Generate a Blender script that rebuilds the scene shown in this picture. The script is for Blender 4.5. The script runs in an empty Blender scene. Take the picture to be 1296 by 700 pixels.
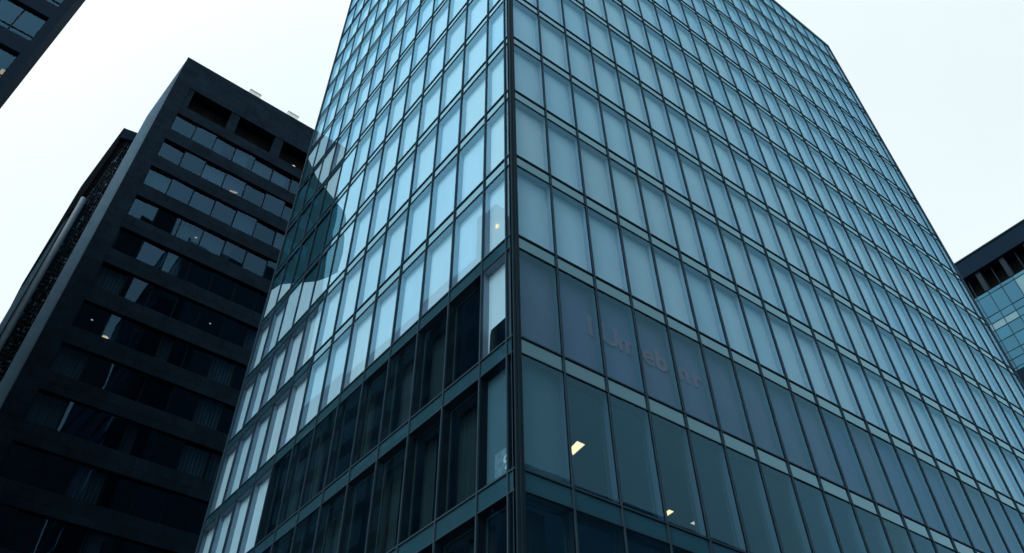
import bpy, bmesh, math, random
from mathutils import Vector, Matrix
random.seed(11)
S = bpy.context.scene
COL = S.collection
CZ = 1.6                                   # eye height above the pavement

# ------------------------------------------------------------------ camera
rt = Vector((0.80741, -0.58982, -0.01088)); fw = Vector((0.42668, 0.57078, 0.70157))
fw.normalize(); rt = (rt - fw * rt.dot(fw)).normalized(); up = rt.cross(fw)
FPX = 1000.25
cam_d = bpy.data.cameras.new('camera'); cam = bpy.data.objects.new('camera', cam_d); COL.objects.link(cam)
M = Matrix((rt, up, -fw)).transposed().to_4x4(); M.translation = Vector((0, 0, CZ)); cam.matrix_world = M
cam_d.sensor_width = 36.0; cam_d.lens = FPX / 1296 * 36.0; cam_d.clip_end = 6000; cam_d.clip_start = 0.05
S.camera = cam
def project(P):
    v = P - Vector((0, 0, CZ)); d = v.dot(fw)
    return 648 + FPX * v.dot(rt) / d, 350 - FPX * v.dot(up) / d, d

# ------------------------------------------------------------------ materials
def new_mat(name):
    m = bpy.data.materials.new(name); m.use_nodes = True
    nt = m.node_tree; nt.nodes.clear(); return m, nt
def N(nt, t, **kw):
    n = nt.nodes.new(t)
    for k, v in kw.items():
        if k in n.inputs: n.inputs[k].default_value = v
        else: setattr(n, k, v)
    return n
def out(nt, sock):
    o = nt.nodes.new('ShaderNodeOutputMaterial'); nt.links.new(sock, o.inputs['Surface'])
def solid(name, col, rough=0.7, spec=0.3, metal=0.0, var=0.0, scale=3.0, stretch=(1, 1, 1), bump=0.0, joints=None):
    m, nt = new_mat(name); L = nt.links
    b = N(nt, 'ShaderNodeBsdfPrincipled'); b.inputs['Base Color'].default_value = (*col, 1)
    b.inputs['Roughness'].default_value = rough; b.inputs['Specular IOR Level'].default_value = spec; b.inputs['Metallic'].default_value = metal
    tc = N(nt, 'ShaderNodeTexCoord'); mp = N(nt, 'ShaderNodeMapping'); L.new(tc.outputs['Object'], mp.inputs['Vector']); mp.inputs['Scale'].default_value = stretch
    src = None
    if var or bump:
        nz = N(nt, 'ShaderNodeTexNoise', Scale=scale, Detail=6.0, Roughness=0.6); L.new(mp.outputs['Vector'], nz.inputs['Vector'])
    if var:
        mr = N(nt, 'ShaderNodeMapRange'); mr.inputs['From Min'].default_value = 0.3; mr.inputs['From Max'].default_value = 0.7
        mr.inputs['To Min'].default_value = 1 - var; mr.inputs['To Max'].default_value = 1 + var; L.new(nz.outputs['Fac'], mr.inputs['Value'])
        mx = N(nt, 'ShaderNodeMix', data_type='RGBA', blend_type='MULTIPLY'); mx.inputs[0].default_value = 1.0
        mx.inputs[6].default_value = (*col, 1); L.new(mr.outputs['Result'], mx.inputs[7]); src = mx.outputs[2]
    if joints:                              # stone slabs: thin darker joints, grid size given in metres (width, height)
        br = N(nt, 'ShaderNodeTexBrick'); br.inputs['Scale'].default_value = 1.0; br.inputs['Mortar Size'].default_value = 0.02
        br.inputs['Brick Width'].default_value = joints[0]; br.inputs['Row Height'].default_value = joints[1]
        br.inputs['Color1'].default_value = (1, 1, 1, 1); br.inputs['Color2'].default_value = (0.82, 0.82, 0.82, 1); br.inputs['Mortar'].default_value = (0.45, 0.45, 0.45, 1)
        sp = N(nt, 'ShaderNodeSeparateXYZ'); L.new(tc.outputs['Object'], sp.inputs[0]); cb = N(nt, 'ShaderNodeCombineXYZ')
        ad = N(nt, 'ShaderNodeMath', operation='ADD'); L.new(sp.outputs[0], ad.inputs[0]); L.new(sp.outputs[1], ad.inputs[1])
        L.new(ad.outputs[0], cb.inputs[0]); L.new(sp.outputs[2], cb.inputs[1]); L.new(cb.outputs[0], br.inputs['Vector'])
        m2 = N(nt, 'ShaderNodeMix', data_type='RGBA', blend_type='MULTIPLY'); m2.inputs[0].default_value = 1.0
        if src: L.new(src, m2.inputs[6])
        else: m2.inputs[6].default_value = (*col, 1)
        L.new(br.outputs['Color'], m2.inputs[7]); src = m2.outputs[2]
    if src: L.new(src, b.inputs['Base Color'])
    if bump:
        bp = N(nt, 'ShaderNodeBump', Strength=bump, Distance=0.05); L.new(nz.outputs['Fac'], bp.inputs['Height']); L.new(bp.outputs['Normal'], b.inputs['Normal'])
    out(nt, b.outputs[0]); return m
def glass(name, tint, refl=(1, 1, 1), f0=0.06, fmax=0.8, power=5.0, wave=0.0, wscale=0.5, back=None):
    """Sheet glazing: clear tinted transmission plus a mirror share that grows towards grazing. back = an opaque coated panel instead of clear glass."""
    m, nt = new_mat(name); L = nt.links
    lw = N(nt, 'ShaderNodeLayerWeight'); lw.inputs['Blend'].default_value = 0.5
    pw = N(nt, 'ShaderNodeMath', operation='POWER'); L.new(lw.outputs['Facing'], pw.inputs[0]); pw.inputs[1].default_value = power
    ma = N(nt, 'ShaderNodeMath', operation='MULTIPLY_ADD'); L.new(pw.outputs[0], ma.inputs[0]); ma.inputs[1].default_value = fmax - f0; ma.inputs[2].default_value = f0
    if back:
        t = N(nt, 'ShaderNodeBsdfDiffuse'); t.inputs['Color'].default_value = (*back, 1)
    else:
        t = N(nt, 'ShaderNodeBsdfTransparent'); t.inputs['Color'].default_value = (*tint, 1)
    g = N(nt, 'ShaderNodeBsdfGlossy'); g.inputs['Roughness'].default_value = 0.015; g.inputs['Color'].default_value = (*refl, 1)
    if wave:
        tc = N(nt, 'ShaderNodeTexCoord'); nz = N(nt, 'ShaderNodeTexNoise', Scale=wscale, Detail=1.5); L.new(tc.outputs['Object'], nz.inputs['Vector'])
        bp = N(nt, 'ShaderNodeBump', Strength=wave, Distance=0.1); L.new(nz.outputs['Fac'], bp.inputs['Height']); L.new(bp.outputs['Normal'], g.inputs['Normal'])
    mx = N(nt, 'ShaderNodeMixShader'); L.new(ma.outputs[0], mx.inputs[0]); L.new(t.outputs[0], mx.inputs[1]); L.new(g.outputs[0], mx.inputs[2])
    out(nt, mx.outputs[0]); return m
def emit(name, col, s):
    m, nt = new_mat(name); e = N(nt, 'ShaderNodeEmission'); e.inputs['Color'].default_value = (*col, 1); e.inputs['Strength'].default_value = s
    out(nt, e.outputs[0]); return m

GT = (0.71, 0.88, 0.96)
m_glass = [glass('facade_glass', GT, (0.28, 0.68, 0.96), 0.055, 0.62, 4.2, 0.012, 0.5),
           glass('facade_glass_cool', (0.69, 0.87, 0.96), (0.27, 0.67, 0.96), 0.06, 0.62, 4.2, 0.016, 0.45),
           glass('facade_glass_soft', (0.72, 0.88, 0.95), (0.30, 0.70, 0.96), 0.05, 0.62, 4.2, 0.014, 0.6)]
m_blind = [solid('blind_fabric', (0.75, 0.82, 0.86), 0.9, 0.1, var=0.05, scale=1.2, stretch=(1, 1, .25)),
           solid('blind_fabric_cool', (0.71, 0.78, 0.82), 0.9, 0.1, var=0.06, scale=1.0, stretch=(1, 1, .25)),
           solid('blind_fabric_warm', (0.78, 0.835, 0.865), 0.9, 0.1, var=0.05, scale=1.4, stretch=(1, 1, .25))]
m_blind_grey = solid('blind_grey', (0.085, 0.145, 0.17), 0.9, 0.1, var=0.08, scale=1.0)
m_blind_purple = solid('blind_purple', (0.145, 0.142, 0.222), 0.9, 0.1, var=0.12, scale=0.7)
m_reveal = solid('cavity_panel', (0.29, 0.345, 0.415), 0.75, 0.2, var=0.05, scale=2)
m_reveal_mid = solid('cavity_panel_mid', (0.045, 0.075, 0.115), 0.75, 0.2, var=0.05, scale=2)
m_reveal_refl = solid('cavity_panel_reflection', (0.012, 0.05, 0.065), 0.75, 0.1, var=0.05, scale=2)
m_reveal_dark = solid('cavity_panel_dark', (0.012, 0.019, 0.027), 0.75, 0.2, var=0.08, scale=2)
m_inner_frame = solid('inner_window_frame', (0.025, 0.042, 0.048), 0.5, 0.1)
m_mullion = solid('mullion_metal', (0.032, 0.062, 0.088), 0.55, 0.02, var=0.1, scale=1.5)
m_post = solid('corner_post_metal', (0.014, 0.031, 0.046), 0.55, 0.02, var=0.1, scale=1.5)
m_spandrel = glass('spandrel_glass', GT, (0.43, 0.76, 0.92), 0.03, 0.74, 2.2, 0.01, 0.6, back=(0.020, 0.070, 0.100))
m_ceiling = solid('office_ceiling', (0.09, 0.17, 0.24), 0.9, 0.1, var=0.05, scale=1)
m_core = solid('office_core_wall', (0.09, 0.17, 0.24), 0.9, 0.1, var=0.1, scale=.4)
m_curtain = solid('office_curtain', (0.020, 0.033, 0.037), 0.9, 0.1, var=0.2, scale=2, stretch=(4, 4, .2))
m_roof = solid('roof_felt', (0.12, 0.13, 0.14), 0.9, 0.1, var=0.1)
m_refl_teal = solid('painted_reflection_teal', (0.012, 0.062, 0.078), 0.9, 0.1, var=0.1)
m_lamp = emit('warm_lamp', (1.0, 0.72, 0.38), 1.6)
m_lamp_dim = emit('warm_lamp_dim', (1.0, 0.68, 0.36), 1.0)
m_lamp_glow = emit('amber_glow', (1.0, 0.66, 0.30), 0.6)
m_lamp_white = emit('pale_lamp', (1.0, 0.93, 0.82), 0.6)
m_pink = solid('pink_lettering', (0.29, 0.15, 0.20), 0.8, 0.1)
m_white = solid('white_vinyl', (0.55, 0.6, 0.6), 0.6, 0.2)
m_poster = solid('pale_blue_film', (0.16, 0.24, 0.27), 0.6, 0.2, var=0.35, scale=9)
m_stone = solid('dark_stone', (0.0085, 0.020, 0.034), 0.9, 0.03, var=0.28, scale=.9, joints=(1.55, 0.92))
m_stone_lt = solid('pale_stone_and_glint', (0.13, 0.23, 0.32), 0.8, 0.25, var=0.12, scale=1.2)
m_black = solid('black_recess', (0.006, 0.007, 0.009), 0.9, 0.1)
m_winframe = solid('dark_window_frame', (0.004, 0.008, 0.012), 0.6, 0.03)
m_dglass = [glass('dark_tower_glass', (0.5, 0.62, 0.68), (0.26, 0.60, 0.95), 0.058, 0.8, 4.5, 0.02, 0.35),
            glass('dark_tower_glass_ripple', (0.5, 0.62, 0.68), (0.26, 0.58, 0.95), 0.066, 0.8, 4.5, 0.035, 0.6)]
m_dcurtain = solid('dark_tower_curtain', (0.06, 0.092, 0.118), 0.9, 0.1, var=0.25, scale=3, stretch=(3, 3, .2))
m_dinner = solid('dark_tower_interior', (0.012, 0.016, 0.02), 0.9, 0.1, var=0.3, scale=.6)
m_clad = solid('rough_dark_stone', (0.022, 0.034, 0.046), 0.6, 0.1, var=0.4, scale=4)
m_column = solid('pale_blue_column', (0.11, 0.175, 0.235), 0.5, 0.4, var=0.08, scale=2)
m_vent = solid('vent_metal', (0.82, 0.85, 0.86), 0.6, 0.4, var=0.1)
m_concrete = solid('dark_concrete', (0.06, 0.07, 0.08), 0.85, 0.2, var=0.15, scale=.5)
m_bglass = [glass('blue_block_glass_%s' % q, GT, (0.35, 0.8, 1.0), 0.07, 0.8, 4.5, 0.03, 0.5, back=c) for q, c in
            (('teal', (0.017, 0.100, 0.175)), ('blue', (0.012, 0.074, 0.145)), ('green', (0.030, 0.130, 0.185)), ('pale', (0.16, 0.25, 0.28)))]
m_navy = solid('navy_fascia', (0.007, 0.020, 0.038), 0.85, 0.05, var=0.08, scale=.8)
m_pier = solid('grey_pier', (0.022, 0.036, 0.05), 0.7, 0.05)
m_asphalt = solid('asphalt', (0.05, 0.05, 0.052), 0.9, 0.2, var=0.2, scale=2)
m_paving = solid('paving', (0.22, 0.22, 0.21), 0.9, 0.2, var=0.12, scale=.8, joints=(.9, .6))
m_paint = solid('road_paint', (0.75, 0.75, 0.72), 0.8, 0.2)
m_ground = solid('city_ground', (0.11, 0.11, 0.105), 0.95, 0.1, var=0.2, scale=.05)

# ------------------------------------------------------------------ mesh helpers
class Frame:
    """Facade frame: s runs along the face, d outwards from it, z up (relative to the eye)."""
    def __init__(self, o, e, n): self.o, self.e, self.n = Vector(o), Vector(e), Vector(n)
    def __call__(self, s, d, z):
        q = self.o + self.e * s + self.n * d
        return Vector((q.x, q.y, z + CZ))
class MB:
    def __init__(self): self.v, self.f, self.mi, self.mats = [], [], [], []
    def poly(self, pts, mat):
        if mat not in self.mats: self.mats.append(mat)
        i = len(self.v); self.v += [tuple(p) for p in pts]; self.f.append(tuple(range(i, i + len(pts)))); self.mi.append(self.mats.index(mat))
    def box(self, F, s0, s1, d0, d1, z0, z1, mat):
        P = lambda a, b, c: F(a, b, c)
        c = [P(s0, d0, z0), P(s1, d0, z0), P(s1, d1, z0), P(s0, d1, z0), P(s0, d0, z1), P(s1, d0, z1), P(s1, d1, z1), P(s0, d1, z1)]
        for q in ((3, 2, 1, 0), (4, 5, 6, 7), (0, 1, 5, 4), (1, 2, 6, 5), (2, 3, 7, 6), (3, 0, 4, 7)): self.poly([c[i] for i in q], mat)
    def sheet(self, F, s0, s1, z0, z1, d, mat): self.poly([F(s0, d, z0), F(s1, d, z0), F(s1, d, z1), F(s0, d, z1)], mat)
    def prism(self, F, pts, d0, d1, mat):          # outline in (s, z), extruded in d
        a = [F(s, d0, z) for s, z in pts]; b = [F(s, d1, z) for s, z in pts]; n = len(pts)
        self.poly(a, mat); self.poly(b[::-1], mat)
        for i in range(n): self.poly([a[i], b[i], b[(i + 1) % n], a[(i + 1) % n]], mat)
    def build(self, name, parent=None):
        me = bpy.data.meshes.new(name); me.from_pydata(self.v, [], self.f)
        for m in self.mats: me.materials.append(m)
        me.polygons.foreach_set('material_index', self.mi)
        bm = bmesh.new(); bm.from_mesh(me); bmesh.ops.recalc_face_normals(bm, faces=bm.faces); bm.to_mesh(me); bm.free()
        o = bpy.data.objects.new(name, me); COL.objects.link(o)
        if parent: o.parent = parent
        return o
def part(name, parent, fn):
    b = MB(); fn(b); return b.build(name, parent)
def thing(name, label, cat, group=None):
    o = bpy.data.objects.new(name, None); COL.objects.link(o); o['label'] = label; o['category'] = cat
    if group: o['group'] = group
    return o
def structure(o): o['kind'] = 'structure'; return o
def mesh_copy(src, parent, loc=(0, 0, 0), rot=None):
    o = src.copy(); COL.objects.link(o); o.parent = parent; o.location = loc
    if rot: o.rotation_euler = rot
    return o

WORLD = Frame((0, 0, 0), (1, 0, 0), (0, -1, 0))
# ------------------------------------------------------------------ ground
def flat(name, x0, x1, y0, y1, z, mat):
    b = MB(); b.poly([(x0, y0, z), (x1, y0, z), (x1, y1, z), (x0, y1, z)], mat); return structure(b.build(name))
flat('ground', -2500, 2500, -2500, 2500, -0.12, m_ground)
flat('road', -60, 120, -11, -2.5, -0.116, m_asphalt)
b = MB(); b.box(WORLD, -60, 120, -11.2, 2.5, -CZ - .3, -CZ, m_paving); structure(b.build('pavement'))
b = MB(); b.box(WORLD, -60, 120, 11, 14.8, -CZ - .3, -CZ - .003, m_paving); structure(b.build('pavement'))
b = MB()
for i in range(30): b.poly([(-58 + 6 * i, -6.82, -.112), (-55 + 6 * i, -6.82, -.112), (-55 + 6 * i, -6.68, -.112), (-58 + 6 * i, -6.68, -.112)], m_paint)
structure(b.build('road_markings'))

# ------------------------------------------------------------------ the glass tower
A = math.radians(92.453); CX, CY = 8.650, 11.506
FR = Frame((CX, CY, 0), (1, 0, 0), (0, -1, 0))
FL = Frame((CX, CY, 0), (math.cos(A), math.sin(A), 0), (-math.sin(A), math.cos(A), 0))
H, Z0, SP, DEP = 3.6, 15.861, 0.50, 0.24
ZT = lambda k: Z0 + k * H
ZTOP, KMIN, KMAX, MW = 62.02, -4, 12, 0.019
SR, SL = 34.509, 20.254
edgesR = [0.18] + [1.497 + 1.3978 * j for j in range(24)] + [SR]
edgesL = [0.02, 0.29] + [1.365 + 1.5716 * j for j in range(12)] + [SL]
tower = thing('glass_tower', 'pale blue glass office tower with a sharp corner towards the viewer', 'tower')

# dark reflection of the stone tower, painted into the left face's blinds and jambs: (s, z) on the face
REFL_PATCH = [(20.6, 41.0), (17.6, 35.8), (12.3, 27.9), (11.95, 27.1), (11.8, 26.3), (11.62, 24.6), (11.6, 23.5), (12.6, 23.95), (14.0, 24.75), (16.4, 26.5), (18.9, 28.3), (20.6, 29.0)]
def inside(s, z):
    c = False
    for i in range(len(REFL_PATCH)):
        (a, b1), (c1, d1) = REFL_PATCH[i], REFL_PATCH[i - 1]
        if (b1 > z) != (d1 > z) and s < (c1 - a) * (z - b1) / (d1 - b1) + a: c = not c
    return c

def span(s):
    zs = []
    for i in range(len(REFL_PATCH)):
        (a, b1), (c1, d1) = REFL_PATCH[i], REFL_PATCH[i - 1]
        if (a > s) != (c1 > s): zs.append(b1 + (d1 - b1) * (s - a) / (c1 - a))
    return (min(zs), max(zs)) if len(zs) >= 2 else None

def window_bits(F, face, j, k, e):
    """Returns (casing, pane, extra list of (name, MB)) for one bay of one storey."""
    s0, s1 = e[j] + MW, e[j + 1] - MW
    z0 = ZT(k) + 0.03; z1 = (ZT(k + 1) - SP - 0.02) if k < KMAX else ZTOP - 0.5
    rng = random.Random((j * 131 + (k + 9) * 17 + (7919 if face == 'L' else 0)) * 2654435761 % 65521)
    last = len(e) - 2
    dark = False; mode = 'blind'
    if face == 'R':
        if k == -1: mode = 'purple'
        elif k <= -2: mode = 'clear'
        if k == -2 and j == 0: mode = 'grey'
    else:
        if j == 0: mode = 'torn' if k == -1 else 'blind' if k >= 0 else 'grey'
        elif j == 1 and k == -1: mode = 'torn'
        elif j == 1 and k == -2: mode = 'grey'
        elif k <= -1 and j <= 9: mode = 'clear'
        elif k <= -2: mode = 'blind'
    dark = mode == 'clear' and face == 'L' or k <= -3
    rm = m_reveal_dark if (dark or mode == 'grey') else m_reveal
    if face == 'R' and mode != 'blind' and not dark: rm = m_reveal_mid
    if face == 'L' and sum(inside(s0 + (s1 - s0) * t / 3, z0 + (z1 - z0) * v / 5) for t in range(4) for v in range(6)) >= 6: rm = m_reveal_refl  # jambs inside the outline take the dark teal of the painted reflection
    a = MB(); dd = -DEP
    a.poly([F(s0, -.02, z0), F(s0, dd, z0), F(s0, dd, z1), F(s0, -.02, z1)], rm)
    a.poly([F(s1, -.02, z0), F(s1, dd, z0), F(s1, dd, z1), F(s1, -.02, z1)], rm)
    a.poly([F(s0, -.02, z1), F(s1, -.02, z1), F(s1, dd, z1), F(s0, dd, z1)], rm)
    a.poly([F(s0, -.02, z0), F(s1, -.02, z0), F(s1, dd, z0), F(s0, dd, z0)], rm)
    ex = []
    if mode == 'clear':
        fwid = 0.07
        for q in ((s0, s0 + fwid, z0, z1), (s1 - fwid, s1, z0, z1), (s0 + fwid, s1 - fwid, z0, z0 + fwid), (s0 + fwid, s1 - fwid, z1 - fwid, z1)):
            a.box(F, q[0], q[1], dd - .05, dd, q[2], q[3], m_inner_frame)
        if face == 'L' and rng.random() < .8 or face == 'R' and k <= -3 and rng.random() < .5:
            c = MB(); w = (s1 - s0) * rng.uniform(.3, .75); a0 = s0 if rng.random() < .5 else s1 - w
            n = 10
            for i in range(n):
                p, q = a0 + w * i / n, a0 + w * (i + 1) / n; dA, dB = (dd - .3 - .05 * (i % 2)), (dd - .3 - .05 * ((i + 1) % 2))
                c.poly([F(p, dA, z0), F(q, dB, z0), F(q, dB, z1), F(p, dA, z1)], m_curtain)
            ex.append(('curtain', c))
    elif mode == 'torn':
        zb = z0 + 1.08
        c = MB(); c.poly([F(s0, dd, z1), F(s0, dd, zb), F(s1 - min(.12, (s1 - s0) * .2), dd, zb - .03), F(s1 - .07, dd, zb - .14), F(s1 - .05, dd, zb - .4), F(s1 - .02, dd, z0), F(s1, dd, z0), F(s1, dd, z1)], m_blind[1])
        ex.append(('blind', c))
    else:
        bm_ = {'purple': m_blind_purple, 'grey': m_blind_grey}.get(mode) or m_blind[rng.choice((0, 0, 1, 2))]
        c = MB()
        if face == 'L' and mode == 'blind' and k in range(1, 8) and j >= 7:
            # blinds cut in narrow vertical strips along the outline of the painted reflection
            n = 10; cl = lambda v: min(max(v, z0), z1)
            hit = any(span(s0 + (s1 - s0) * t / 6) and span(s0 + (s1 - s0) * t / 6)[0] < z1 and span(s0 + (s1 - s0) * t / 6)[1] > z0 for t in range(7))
            db = -.05 if hit else dd          # cut blinds sit close behind the outer pane so the painted edge stays smooth
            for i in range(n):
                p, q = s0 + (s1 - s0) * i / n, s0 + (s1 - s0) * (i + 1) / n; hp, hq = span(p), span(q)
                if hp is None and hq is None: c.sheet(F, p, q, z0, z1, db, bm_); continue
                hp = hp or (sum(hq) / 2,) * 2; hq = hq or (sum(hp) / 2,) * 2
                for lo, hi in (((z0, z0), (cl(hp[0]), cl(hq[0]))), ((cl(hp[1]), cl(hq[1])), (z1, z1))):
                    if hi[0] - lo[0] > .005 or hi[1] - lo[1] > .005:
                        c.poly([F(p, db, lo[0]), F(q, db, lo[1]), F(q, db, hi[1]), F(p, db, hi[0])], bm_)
            if hit: c.sheet(F, s0, s1, z0, z1, db - .03, m_refl_teal)  # dark teal sheet stands in for the reflection inside the outline
        else:
            c.sheet(F, s0, s1, z0, z1, dd, bm_)
        if c.f: ex.append(('blind', c))
    g = MB(); t = rng.uniform(-.004, .004); u = rng.uniform(-.004, .004)
    g.poly([F(s0, -.012 - t - u, z0), F(s1, -.012 + t - u, z0), F(s1, -.012 + t + u, z1), F(s0, -.012 - t + u, z1)], rng.choice(m_glass))
    return a, g, ex, F((s0 + s1) / 2, 0, (z0 + z1) / 2), (s0, s1, z0, z1)

cells = []
for face, F, e in (('R', FR, edgesR), ('L', FL, edgesL)):
    for k in range(KMIN, KMAX + 1):
        for j in range(len(e) - 1):
            bits = window_bits(F, face, j, k, e); s0, s1, z0, z1 = bits[4]
            px = [project(F(s, 0, z)) for s, z in ((s0, z0), (s1, z0), (s1, z1), (s0, z1))]
            if min(p[2] for p in px) < 1: area = 0
            else:
                px = [(min(max(p[0], 0), 1296), min(max(p[1], 0), 700)) for p in px]
                area = abs(sum(px[i][0] * px[i - 1][1] - px[i - 1][0] * px[i][1] for i in range(4))) / 2
            cells.append((area, bits))
cells.sort(key=lambda c: -c[0])
for area, (a, g, ex, mid, _) in cells[:100]:
    w = a.build('window', tower); g.build('glass_pane', w)
    for nm, c in ex: c.build(nm, w)
rest = MB()
for area, (a, g, ex, mid, _) in cells[100:]:
    for m in [a, g] + [c for _, c in ex]:
        for f, mi in zip(m.f, m.mi): rest.poly([m.v[i] for i in f], m.mats[mi])
w = rest.build('window', tower); w['kind'] = 'stuff'; w['label'] = 'smaller panes of the upper and far bays'

ZB = -CZ
for F, e in ((FR, edgesR), (FL, edgesL)):
    for s in e[1:-1]:
        b = MB(); b.box(F, s - MW, s + MW, -.06, .03, ZB, ZTOP - .35, m_mullion); b.build('mullion', tower)
    b = MB(); b.box(F, e[-1] - .1, e[-1], -.06, .05, ZB, ZTOP - .35, m_mullion); b.build('mullion', tower)
    a0, a1 = e[0], e[-1] - .1
    for k in range(KMIN, KMAX + 2):
        zt, zb = (ZT(k), ZT(k) - SP) if k <= KMAX else (ZTOP - .35, ZTOP - .5)
        b = MB()
        for i in range(len(e) - 1): b.sheet(F, max(e[i] + MW, a0), min(e[i + 1] - MW, a1), zb, zt, -.02, m_spandrel)
        sp = b.build('spandrel', tower)
        for z, h in ((zt, .020), (zb, .012)):
            b = MB()
            b.box(F, a0, a1, -.055, .018, z - h, z + h, m_mullion)
            b.build('transom', sp)
# corner post: a stepped dark metal column with two grooves, on the right face side of the corner
b = MB()
b.box(FR, -.02, .05, -.10, .02, ZB, ZTOP - .3, m_post)
b.box(FR, .062, .11, -.10, .045, ZB, ZTOP - .3, m_post)
b.box(FR, .122, .18, -.10, .03, ZB, ZTOP - .3, m_post)
b.box(FR, -.02, .18, -.12, -.03, ZB, ZTOP - .3, m_mullion)
b.build('corner_post', tower)
P4 = lambda ins: [FR(ins, -ins, 0), FR(SR - ins, -ins, 0), FR(SR, 0, 0) + FL.e * (SL - ins) - FR.e * ins, FL(SL - ins, -ins, 0)]
def ring(b, ins, z0, z1, mat, caps=True):
    q = P4(ins); lo = [Vector((p.x, p.y, z0 + CZ)) for p in q]; hi = [Vector((p.x, p.y, z1 + CZ)) for p in q]
    for i in range(4): b.poly([lo[i], lo[(i + 1) % 4], hi[(i + 1) % 4], hi[i]], mat)
    if caps: b.poly(lo[::-1], mat); b.poly(hi, mat)
for k in range(KMIN, KMAX + 1):
    part('floor_slab', tower, lambda b: ring(b, DEP + .07, ZT(k) - SP, ZT(k), m_ceiling))
part('core_wall', tower, lambda b: ring(b, 8.0, ZB, ZTOP - 1, m_core))
part('roof', tower, lambda b: ring(b, .07, ZTOP - .36, ZTOP - .30, m_roof))
def coping(b):
    for F, s in ((FR, SR), (FL, SL)): b.box(F, -.02, s, -.25, .06, ZTOP - .30, ZTOP, m_spandrel)
part('parapet', tower, coping)
def rear(b):
    q = P4(0.0)
    for a, c in ((q[1], q[2]), (q[2], q[3])):
        b.poly([Vector((a.x, a.y, 0)), Vector((c.x, c.y, 0)), Vector((c.x, c.y, ZTOP + CZ - .35)), Vector((a.x, a.y, ZTOP + CZ - .35))], m_spandrel)
part('rear_wall', tower, rear)
# lamps on the office ceilings
def lamp(pts, mat, name='lamp_or_glint', t=.04):
    b = MB(); lo = [Vector((x, y, z + CZ)) for x, y, z in pts]; hi = [p + Vector((0, 0, t)) for p in lo]; n = len(lo)
    b.poly(lo, mat); b.poly(hi[::-1], m_ceiling)
    for i in range(n): b.poly([lo[i], hi[i], hi[(i + 1) % n], lo[(i + 1) % n]], m_ceiling)
    return b.build(name, tower)
zc = ZT(-1) - SP - .2
lamp([(12.17, 13.80, zc), (12.10, 13.42, zc), (12.38, 13.43, zc), (12.45, 14.02, zc)], m_lamp)
lamp([(12.16, 14.14, zc), (12.12, 13.93, zc), (12.26, 13.95, zc), (12.28, 14.14, zc)], m_lamp_dim)
lamp([(16.76, 15.35, zc), (16.72, 14.70, zc), (16.92, 14.70, zc), (16.98, 15.35, zc)], m_lamp)
lamp([(17.86, 14.95, zc), (17.84, 14.42, zc), (18.0, 14.42, zc), (18.03, 14.95, zc)], m_lamp_white)
b = MB(); b.box(FL, .93, 1.0, -DEP + .01, -DEP + .06, 17.02, 17.15, m_lamp); b.build('lamp_or_glint', tower)  # warm glint on the pane, made as a small glowing box before the blind

# faint pink lettering behind the purple row
def letters(name, chars, F, d, size, mat, extr=.01):
    bmx = bmesh.new()
    for ch, s, z in chars:
        cu = bpy.data.curves.new('t', 'FONT'); cu.body = ch; cu.size = size; cu.extrude = extr; cu.offset = .022 * size
        o = bpy.data.objects.new('t', cu); COL.objects.link(o); bpy.context.view_layer.update()
        me = bpy.data.meshes.new_from_object(o.evaluated_get(bpy.context.evaluated_depsgraph_get()))
        tmp = bmesh.new(); tmp.from_mesh(me)
        for v in tmp.verts: v.co = F(s + v.co.x, d + v.co.z, z + v.co.y)
        tmp.to_mesh(me); tmp.free(); bmx.from_mesh(me)
        bpy.data.objects.remove(o); bpy.data.curves.remove(cu); bpy.data.meshes.remove(me)
    me = bpy.data.meshes.new(name); bmx.to_mesh(me); bmx.free(); me.materials.append(mat)
    o = bpy.data.objects.new(name, me); COL.objects.link(o); return o
zl = 13.70
o = letters('window_lettering', [('l', 2.62, zl), ('U', 3.08, zl), ('m', 3.70, zl), ('e', 4.62, zl), ('b', 5.12, zl), ('n', 6.0, zl), ('r', 6.6, zl)], FR, -DEP + .025, .95, m_pink)
o['label'] = 'faint pink lettering inside the darker purple row of glass panes'; o['category'] = 'lettering'
# small picture stuck in the corner window
st = thing('window_sticker', 'small pale sticker with a white figure in the corner window', 'sticker')
b = MB(); b.box(FL, .47, 1.03, -DEP + .012, -DEP + .02, 8.86, 9.52, m_poster); b.build('backing', st)
o = letters('figure', [('9', .62, 8.98)], Frame(FL(1.34, 0, 0) - Vector((0, 0, CZ)), -FL.e, FL.n), -DEP + .03, .5, m_white, .004); o.parent = st

# ------------------------------------------------------------------ the dark stone tower
TH = math.radians(2.5); E3 = Vector((math.cos(TH), math.sin(TH), 0)); N3 = Vector((math.sin(TH), -math.cos(TH), 0))
CU = Vector((-0.02632, 0.99965, 0))
def plane(D): return Frame(CU * D, E3, N3)
FB = plane(48.0)
dark = thing('stone_tower', 'dark stone office tower with ribbon windows left of the glass tower', 'tower')
BW, BD, ROOF = 16.0, 12.0, 66.36
RZ = lambda k: 58.46 - 3.67 * k
RH = 2.28; WS0, WP, NR = 1.34, 1.845, 14
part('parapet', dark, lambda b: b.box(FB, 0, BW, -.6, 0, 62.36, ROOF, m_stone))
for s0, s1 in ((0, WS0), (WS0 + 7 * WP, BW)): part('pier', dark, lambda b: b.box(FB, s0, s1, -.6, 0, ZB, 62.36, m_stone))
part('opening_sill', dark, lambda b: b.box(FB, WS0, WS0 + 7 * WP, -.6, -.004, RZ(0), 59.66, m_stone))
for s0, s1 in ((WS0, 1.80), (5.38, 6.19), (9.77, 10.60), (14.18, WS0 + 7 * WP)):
    part('opening_pier', dark, lambda b: b.box(FB, s0, s1, -.6, -.05, 59.66, 62.36, m_stone))
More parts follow.
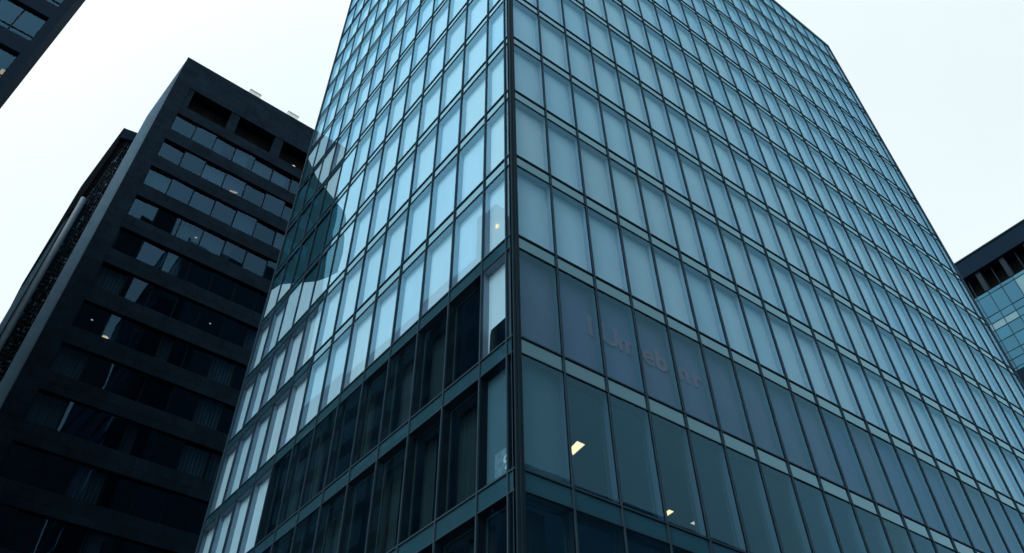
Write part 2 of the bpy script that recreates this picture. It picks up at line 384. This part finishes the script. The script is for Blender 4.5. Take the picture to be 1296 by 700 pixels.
for s0, s1 in ((1.80, 5.38), (6.19, 9.77), (10.60, 14.18)):
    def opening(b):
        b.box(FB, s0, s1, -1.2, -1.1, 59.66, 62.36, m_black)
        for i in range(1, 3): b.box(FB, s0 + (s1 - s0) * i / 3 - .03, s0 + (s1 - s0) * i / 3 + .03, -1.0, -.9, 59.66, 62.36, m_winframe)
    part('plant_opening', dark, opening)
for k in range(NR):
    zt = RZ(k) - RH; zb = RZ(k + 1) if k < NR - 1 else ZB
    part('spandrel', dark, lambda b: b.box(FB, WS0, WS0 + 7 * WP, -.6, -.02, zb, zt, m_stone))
def shell(b):
    for q in ((0, .3), (BW - .3, BW)): b.box(FB, q[0], q[1], -BD, -.61, ZB, ROOF - .01, m_stone)
    b.box(FB, .3, BW - .3, -BD, -BD + .3, ZB, ROOF - .02, m_stone); b.box(FB, .3, BW - .3, -BD + .3, -.61, ROOF - .9, ROOF - .6, m_roof)
part('shell_wall', dark, shell)
for k in range(NR + 1):
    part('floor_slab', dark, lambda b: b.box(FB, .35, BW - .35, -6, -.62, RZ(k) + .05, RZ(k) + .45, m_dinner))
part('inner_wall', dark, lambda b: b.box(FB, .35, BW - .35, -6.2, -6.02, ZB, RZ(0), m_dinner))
fr = MB()
LOC = Frame((0, 0, -0), E3, N3)
def lb(b, s0, s1, d0, d1, z0, z1, mat): b.box(LOC, s0, s1, d0, d1, z0 - CZ, z1 - CZ, mat)
lb(fr, 0, .045, -.06, .03, 0, RH, m_winframe); lb(fr, WP - .045, WP, -.06, .03, 0, RH, m_winframe)
lb(fr, .045, WP - .045, -.06, .025, 0, .05, m_winframe); lb(fr, .045, WP - .045, -.06, .025, RH - .05, RH, m_winframe)
proto_frame = fr.build('window', dark)
pg = MB(); pg.sheet(LOC, .045, WP - .045, .05 - CZ, RH - .05 - CZ, -.01, m_dglass[0]); proto_pane = pg.build('glass_pane', proto_frame)
pg2 = MB(); pg2.sheet(LOC, .045, WP - .045, .05 - CZ, RH - .05 - CZ, -.01, m_dglass[1]); tmp = pg2.build('tmp', proto_frame); ripple = tmp.data; bpy.data.objects.remove(tmp)
cu = MB(); n = 14
for i in range(n):
    p, q = .06 + (WP - .12) * i / n, .06 + (WP - .12) * (i + 1) / n
    cu.poly([LOC(p, -.3 - .07 * (i % 2), .05 - CZ), LOC(q, -.3 - .07 * ((i + 1) % 2), .05 - CZ), LOC(q, -.3 - .07 * ((i + 1) % 2), RH - .05 - CZ), LOC(p, -.3 - .07 * (i % 2), RH - .05 - CZ)], m_dcurtain)
tmp = cu.build('tmp', proto_frame); curtain_me = tmp.data; bpy.data.objects.remove(tmp)
rw = random.Random(5); first = True
for k in range(NR):
    for j in range(7):
        loc = FB(WS0 + WP * j, -.22, RZ(k) - RH)
        if first: f_ = proto_frame; f_.location = loc; g_ = proto_pane; first = False
        else: f_ = mesh_copy(proto_frame, dark, loc); g_ = mesh_copy(proto_pane, f_)
        if rw.random() < .45: g_.data = ripple
        g_.rotation_euler = (rw.uniform(-.028, .028), 0, rw.uniform(-.028, .028))
        if rw.random() < .35:
            c_ = bpy.data.objects.new('curtain', curtain_me); COL.objects.link(c_); c_.parent = f_
            if rw.random() < .5: c_.scale = (rw.uniform(.35, .8), 1, 1)
for s, z, r, mat in ((8.0, 52.95, .16, m_lamp_glow), (8.35, 52.68, .13, m_lamp_dim), (8.2, 53.05, .1, m_lamp_glow), (8.55, 52.6, .12, m_lamp_glow), (7.75, 52.9, .12, m_lamp_glow), (8.1, 52.6, .13, m_lamp_dim), (2.51, 45.2, .09, m_lamp_white), (4.62, 48.97, .1, m_lamp_dim), (6.5, 46.2, .08, m_lamp_white),  # amber cluster: a warm reflection, given as glowing plates behind the panes
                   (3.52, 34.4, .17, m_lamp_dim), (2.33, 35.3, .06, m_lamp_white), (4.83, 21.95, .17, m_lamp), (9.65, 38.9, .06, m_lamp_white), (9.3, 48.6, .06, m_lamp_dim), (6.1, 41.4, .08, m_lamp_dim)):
    part('lamp_or_glint', dark, lambda b: b.prism(FB, [(s + r * 1.3 * math.cos(t * math.pi / 3 + s), z + r * .7 * math.sin(t * math.pi / 3 + s)) for t in range(6)], -.29, -.255, mat))
for s, z in ((6.95, 59.98), (12.3, 60.25)):
    part('opening_lamp', dark, lambda b: b.prism(FB, [(s + .17 * math.cos(t * math.pi / 4), z + .17 * math.sin(t * math.pi / 4)) for t in range(8)], -.7, -.5, m_lamp_white))
for s in (6.15, 10.2):
    def vent(b):
        b.prism(FB, [(s, ROOF), (s, ROOF + .75), (s + .12, ROOF + .86), (s + .95, ROOF + .86), (s + 1.05, ROOF + .75), (s + 1.05, ROOF)], -1.0, -.15, m_vent)
        b.box(FB, s - .06, s + 1.11, -1.06, -.09, ROOF + .72, ROOF + .78, m_vent)
    part('roof_vent', dark, vent)
# pale side pier with a raking top, set just behind the front corner
part('side_pier', dark, lambda b: b.prism(plane(48.35), [(-.0135 * 48.35, ZB), (-.003, ZB), (-.003, 1.372 * 48.35), (-.0135 * 48.35, 1.17 * 48.35)], -2.6, 0, m_stone_lt))

# ------------------------------------------------------------------ slim tower behind it, with rough cladding and a round column
D2 = 51.2; FS = plane(D2); u = lambda *q: [(a * D2, c * D2) for a, c in q]
slim = thing('slim_tower', 'slim black tower with rough stone and a pale column behind the stone tower', 'tower')
part('wall', slim, lambda b: b.prism(FS, u((-.0345, 1.110), (-.0400, 1.0), (-.0400, -.03), (-.008, -.03), (-.008, 1.112)), -7, -.3, m_black))
part('fascia', slim, lambda b: b.prism(FS, u((-.0325, 1.113), (-.0325, 1.088), (-.009, 1.096), (-.009, 1.118)), -.25, .1, m_navy))
part('fin', slim, lambda b: b.prism(FS, u((-.0352, 1.113), (-.0462, .948), (-.0478, .742), (-.0466, .742), (-.0430, .86), (-.0385, .93), (-.0325, 1.05), (-.0325, 1.113)), -6, .1, m_winframe))
part('side_wall', slim, lambda b: b.prism(FS, u((-.0425, .87), (-.0462, .735), (-.0468, -.03), (-.0402, -.03), (-.0402, .89)), -6.5, -.05, m_stone_lt))
def clad(b):
    rg = random.Random(3); nz, ns = 420, 12
    zs = [ZB + (1.092 * D2 - ZB) * i / nz for i in range(nz + 1)]
    def left(z): q = z / D2; return (-.0318 if q < .93 else -.0318 + (q - .93) / (1.092 - .93) * .0085) * D2
    R = -.0100 * D2; grid = []; walk = [0.0] * (ns + 1)
    for a, z in enumerate(zs):
        l = left(z); row = []
        for i in range(ns + 1):
            walk[i] = walk[i] * .8 + rg.uniform(-.022, .022)
            row.append(FS(l + (R - l) * i / ns + walk[i], -.2 + (.13 if i % 2 else 0) + (.09 if a % 3 == 0 else 0) + rg.uniform(-.03, .03), z))
        grid.append(row)
    for a in range(nz):
        for i in range(ns):
            b.poly([grid[a][i], grid[a][i + 1], grid[a + 1][i + 1], grid[a + 1][i]], m_clad if rg.random() > .11 else m_stone_lt)  # random pale faces put bright glints into the cladding's colour
part('rough_cladding', slim, clad)
def column(b):
    c = -.0345 * D2; r = .22; n = 16
    ring_ = [(c + r * math.cos(2 * math.pi * i / n), .18 + r * math.sin(2 * math.pi * i / n)) for i in range(n)]
    zt = .927 * D2
    for i in range(n):
        (a, d), (e_, f) = ring_[i], ring_[(i + 1) % n]
        b.poly([FS(a, d, ZB), FS(e_, f, ZB), FS(e_, f, zt), FS(a, d, zt)], m_column)
    b.poly([FS(a, d, zt) for a, d in ring_], m_column)
cobj = part('column', slim, column)
for p in cobj.data.polygons: p.use_smooth = len(p.vertices) == 4

# ------------------------------------------------------------------ tower at the upper left, cut by the frame
D3 = 32.0; FC = plane(D3); FC = Frame(N3 * -D3, E3, N3)
near = thing('navy_tower', 'navy office tower cut off by the upper left corner of the view', 'tower')
q = lambda a: a * D3
CT = 47.5; RE = q(-.1855)
rows = [q(1.28) + 3.78 * (2 - i) for i in range(13)]
WH, PW = q(1.28 - 1.2005), q(.0362)
part('edge_pier', near, lambda b: b.box(FC, q(-.2000), RE, -2.1, 0, ZB, CT, m_navy))
prev = CT
for z in rows:
    if z > CT: continue
    zt = prev; part('spandrel', near, lambda b: b.box(FC, q(-.2) - 6 * PW, q(-.2), -.5, -.03, z, zt, m_navy)); prev = z - WH
part('spandrel', near, lambda b: b.box(FC, q(-.2) - 6 * PW, q(-.2), -.5, -.03, ZB, prev, m_navy))
part('end_wall', near, lambda b: b.box(FC, q(-.2) - 6 * PW - .6, q(-.2) - 6 * PW, -2.1, 0, ZB, CT, m_navy))
part('rear_wall', near, lambda b: b.box(FC, q(-.2) - 6 * PW, q(-.2), -2.1, -1.9, ZB, CT - .05, m_dinner))
wf = MB()
for a0, a1, z0, z1 in ((0, .05, 0, WH), (PW - .025, PW + .025, 0, WH), (2 * PW - .05, 2 * PW, 0, WH)): lb(wf, a0, a1, -.05, .03, z0, z1, m_winframe)
for z0, z1 in ((0, .05), (.52, .58), (WH - .05, WH)):
    for a0, a1 in ((.05, PW - .025), (PW + .025, 2 * PW - .05)): lb(wf, a0, a1, -.05, .025, z0, z1, m_winframe)
pf = wf.build('window', near)
gb = MB()
for a0, a1 in ((.05, PW - .025), (PW + .025, 2 * PW - .05)):
    for z0, z1 in ((.05, .52), (.58, WH - .05)): gb.sheet(LOC, a0, a1, z0 - CZ, z1 - CZ, -.01, m_dglass[0])
pp = gb.build('glass_pane', pf); first = True
for z in rows:
    if z > CT: continue
    for j in range(3):
        loc = FC(q(-.2) - 2 * PW * (j + 1), -.2, z - WH)
        if first: f_, g_ = pf, pp; f_.location = loc; first = False
        else: f_ = mesh_copy(pf, near, loc); g_ = mesh_copy(pp, f_)
        g_.rotation_euler = (rw.uniform(-.012, .012), 0, rw.uniform(-.008, .008))
part('lamp_or_glint', near, lambda b: b.box(FC, q(-.2075), q(-.2018), -.5, -.3, q(1.088), q(1.118), m_lamp_glow))

# ------------------------------------------------------------------ blue block on the right
X4 = 75.0; F4 = Frame((X4, 0, 0), (0, 1, 0), (-1, 0, 0)); y = lambda a: a * X4
block = thing('blue_glass_block', 'teal glass office block with dark colonnade top at the right edge', 'office block')
Y0, Y1 = 10.9, 40.0
part('fascia', block, lambda b: (b.box(F4, Y0, Y1, -3, .35, y(.7765), y(.8045), m_navy), b.box(F4, Y0, Y1, -3, .45, y(.8045) + .002, y(.8045) + .16, m_pier)))
part('recess_wall', block, lambda b: b.box(F4, Y0, Y1, -1.4, -1.2, y(.742), y(.7765) - .003, m_black))
yy = y(.2455) - 2.62 * 12
while yy < Y1:
    if yy > Y0:
        part('pillar', block, lambda b: b.box(F4, yy - .24, yy + .24, -.6, .05, y(.742), y(.7765) - .003, m_pier))
        part('baluster', block, lambda b: b.box(F4, yy + 1.27, yy + 1.35, -.5, -.3, y(.742), y(.7765) - .003, m_pier))
    yy += 2.62
part('core', block, lambda b: b.box(F4, Y0, Y1, -20, -.2, ZB, y(.742) - .01, m_black))
part('upper_core', block, lambda b: b.box(F4, Y0, Y1, -20, -1.41, y(.742), y(.8045), m_black))
part('dark_storey', block, lambda b: b.box(F4, Y0, Y1, -.19, .12, 43.0, 46.1, m_navy))
# glazing: each row of panes; those in view are windows of their own
zrow = [(y(.742) - .06, y(.7355))]
z = y(.7355)
for h in (2.35, .85, .85, 1.35, 1.45, .9, .95, .75): zrow.append((z, z - h)); z -= h
lowrows = []; z = 43.0
while z > 0.5: lowrows += [(z, z - 2.3), (z - 2.3, z - 3.4)]; z -= 3.4
rb = random.Random(9); rest4 = MB(); cw = 1.31
def cell4(b, ya, z1, z0, mat):
    t = rb.uniform(-.012, .012); u_ = rb.uniform(-.012, .012)
    b.poly([F4(ya + .03, -.02 + t, z0 + .03), F4(ya + cw - .03, -.02 - t, z0 + .03), F4(ya + cw - .03, -.02 - t + u_, z1 - .03), F4(ya + .03, -.02 + t + u_, z1 - .03)], mat)
    b.box(F4, ya - .03, ya + .03, -.15, .03, z0, z1, m_mullion); b.box(F4, ya + .03, ya + cw - .03, -.15, .02, z0 - .025, z0 + .025, m_mullion)
for r, (z1, z0) in enumerate(zrow + lowrows):
    i = 0; ya = y(.2455) - 1.31 * 24
    while ya < Y1 - cw:
        if ya > Y0:
            pick = rb.random(); mat = m_bglass[0] if pick < .5 else m_bglass[1] if pick < .78 else m_bglass[2] if pick < .95 else m_bglass[3]
            if r == 3 and 14.0 < ya < 20.2 and rb.random() < .55: mat = m_bglass[3]
            if r < len(zrow) and 11.2 < ya < 21.2:
                b = MB(); cell4(b, ya, z1, z0, mat); b.build('window', block)
            else: cell4(rest4, ya, z1, z0, mat)
        ya += cw
w = rest4.build('window', block); w['kind'] = 'stuff'

# ------------------------------------------------------------------ neighbours across the streets, seen mirrored in the glass
def neighbour(name, label, x0, x1, y0, y1, h, fh=3.7, bay=3.0, m_concrete=m_concrete, m_dwin=None):
    m_dwin = m_dwin or m_dwin0
    t = thing(name, label, 'office block')
    part('wall', t, lambda b: b.poly([(x0, y0, 0), (x1, y0, 0), (x1, y0, h), (x0, y0, h)], m_concrete) or b.poly([(x1, y0, 0), (x1, y1, 0), (x1, y1, h), (x1, y0, h)], m_concrete)
         or b.poly([(x1, y1, 0), (x0, y1, 0), (x0, y1, h), (x1, y1, h)], m_concrete) or b.poly([(x0, y1, 0), (x0, y0, 0), (x0, y0, h), (x0, y1, h)], m_concrete))
    part('roof', t, lambda b: b.poly([(x0, y0, h), (x1, y0, h), (x1, y1, h), (x0, y1, h)], m_roof))
    def wins(b):
        z = 4.5
        while z + 2.2 < h - 1:
            for ax, c, a, e_ in (('y', x1 + .02, y0, y1), ('x', y1 + .02, x0, x1)):
                v = a + .8
                while v + bay - .7 < e_:
                    p = [(c, v, z), (c, v + bay - .7, z), (c, v + bay - .7, z + 2.2), (c, v, z + 2.2)] if ax == 'y' else [(v, c, z), (v + bay - .7, c, z), (v + bay - .7, c, z + 2.2), (v, c, z + 2.2)]
                    b.poly(p, m_dwin); v += bay
            z += fh
    o = part('window', t, wins); o['kind'] = 'stuff'; return t
m_pale_wall = glass('opposite_cladding_glass', GT, (0.5, 0.8, 1.0), 0.06, 0.8, 4, 0, 1, back=(0.22, 0.42, 0.56))
m_pale_win = glass('opposite_window_glass', GT, (0.5, 0.8, 1.0), 0.06, 0.8, 4, 0.03, .4, back=(0.17, 0.34, 0.46))
m_dwin0 = glass('neighbour_glass', GT, (0.6, 0.85, 1.0), 0.05, 0.7, 5, 0, 1, back=(0.012, 0.016, 0.02))
neighbour('street_block', 'dark concrete office block mirrored in the lower left panes', -30, -11.5, 37, 73, 51.5)
neighbour('office_block', 'long blue glass block mirrored in the lower rows of right panes', 16, 230, -45, -15, 30.5, m_concrete=m_pale_wall, m_dwin=m_pale_win)
hb = neighbour('high_block', 'tall dark concrete block mirrored in the stone tower windows', -40, 15.9, -75, -42, 116)

for x0, x1, y0, y1, z1 in ((6.5, 15.5, -70, -44, 142), (-9, -4.5, -60, -46, 128), (-20, -17, -64, -50, 124)):  # unseen boxes added to break up the reflection in the stone tower's windows
    part('added_roof_box', hb, lambda b: b.box(WORLD, x0, x1, -y1, -y0, 116.02 - CZ, z1 - CZ, m_concrete))

# ------------------------------------------------------------------ light: bright overcast, sun veiled on the left
SUN = Vector((-0.80, -0.22, 0.80)).normalized()
el = math.asin(SUN.z); az = math.atan2(SUN.x, SUN.y)
wd = bpy.data.worlds.new('World'); S.world = wd; wd.use_nodes = True; nt = wd.node_tree; nt.nodes.clear(); L = nt.links
sky = N(nt, 'ShaderNodeTexSky', sky_type='NISHITA', sun_disc=False); sky.sun_elevation = el; sky.sun_rotation = az; sky.dust_density = 4; sky.air_density = 1; sky.ozone_density = 1
tc = N(nt, 'ShaderNodeTexCoord'); nz = N(nt, 'ShaderNodeTexNoise', Scale=2.2, Detail=4, Roughness=.5); L.new(tc.outputs['Generated'], nz.inputs['Vector'])
mr = N(nt, 'ShaderNodeMapRange'); mr.inputs['From Min'].default_value = .3; mr.inputs['From Max'].default_value = .7; mr.inputs['To Min'].default_value = .95; mr.inputs['To Max'].default_value = 1.03; L.new(nz.outputs['Fac'], mr.inputs['Value'])
dt = N(nt, 'ShaderNodeVectorMath', operation='DOT_PRODUCT'); L.new(tc.outputs['Generated'], dt.inputs[0]); dt.inputs[1].default_value = SUN
gl = N(nt, 'ShaderNodeMapRange', interpolation_type='SMOOTHSTEP'); gl.inputs['From Min'].default_value = .35; gl.inputs['From Max'].default_value = 1.0; gl.inputs['To Min'].default_value = 1.0; gl.inputs['To Max'].default_value = 2.2; L.new(dt.outputs['Value'], gl.inputs['Value'])
mm = N(nt, 'ShaderNodeMath', operation='MULTIPLY'); L.new(mr.outputs[0], mm.inputs[0]); L.new(gl.outputs[0], mm.inputs[1])
vm = N(nt, 'ShaderNodeVectorMath', operation='SCALE'); vm.inputs[0].default_value = (9.4, 10.6, 10.85); L.new(mm.outputs[0], vm.inputs['Scale'])
mx = N(nt, 'ShaderNodeMix', data_type='RGBA'); mx.inputs[0].default_value = .93; L.new(sky.outputs[0], mx.inputs[6]); L.new(vm.outputs[0], mx.inputs[7])
bg = N(nt, 'ShaderNodeBackground'); bg.inputs['Strength'].default_value = .1; L.new(mx.outputs[2], bg.inputs['Color'])
wo = N(nt, 'ShaderNodeOutputWorld'); L.new(bg.outputs[0], wo.inputs['Surface'])
sl = bpy.data.lights.new('sun', 'SUN'); sl.energy = 0.8; sl.angle = math.radians(20); sl.color = (1.0, .985, .965)
so = bpy.data.objects.new('sun', sl); COL.objects.link(so); so.rotation_euler = (-SUN).to_track_quat('-Z', 'Y').to_euler(); so.location = SUN * 200

S.view_settings.view_transform = 'Standard'; S.view_settings.look = 'None'; S.view_settings.exposure = 0; S.view_settings.gamma = 1
S.view_settings.use_curve_mapping = False
S.render.engine = 'CYCLES'
S.cycles.use_denoising = True; S.cycles.max_bounces = 8; S.cycles.transparent_max_bounces = 12; S.cycles.diffuse_bounces = 3; S.cycles.glossy_bounces = 4
S.cycles.caustics_reflective = False; S.cycles.caustics_refractive = False; S.cycles.sample_clamp_indirect = 6
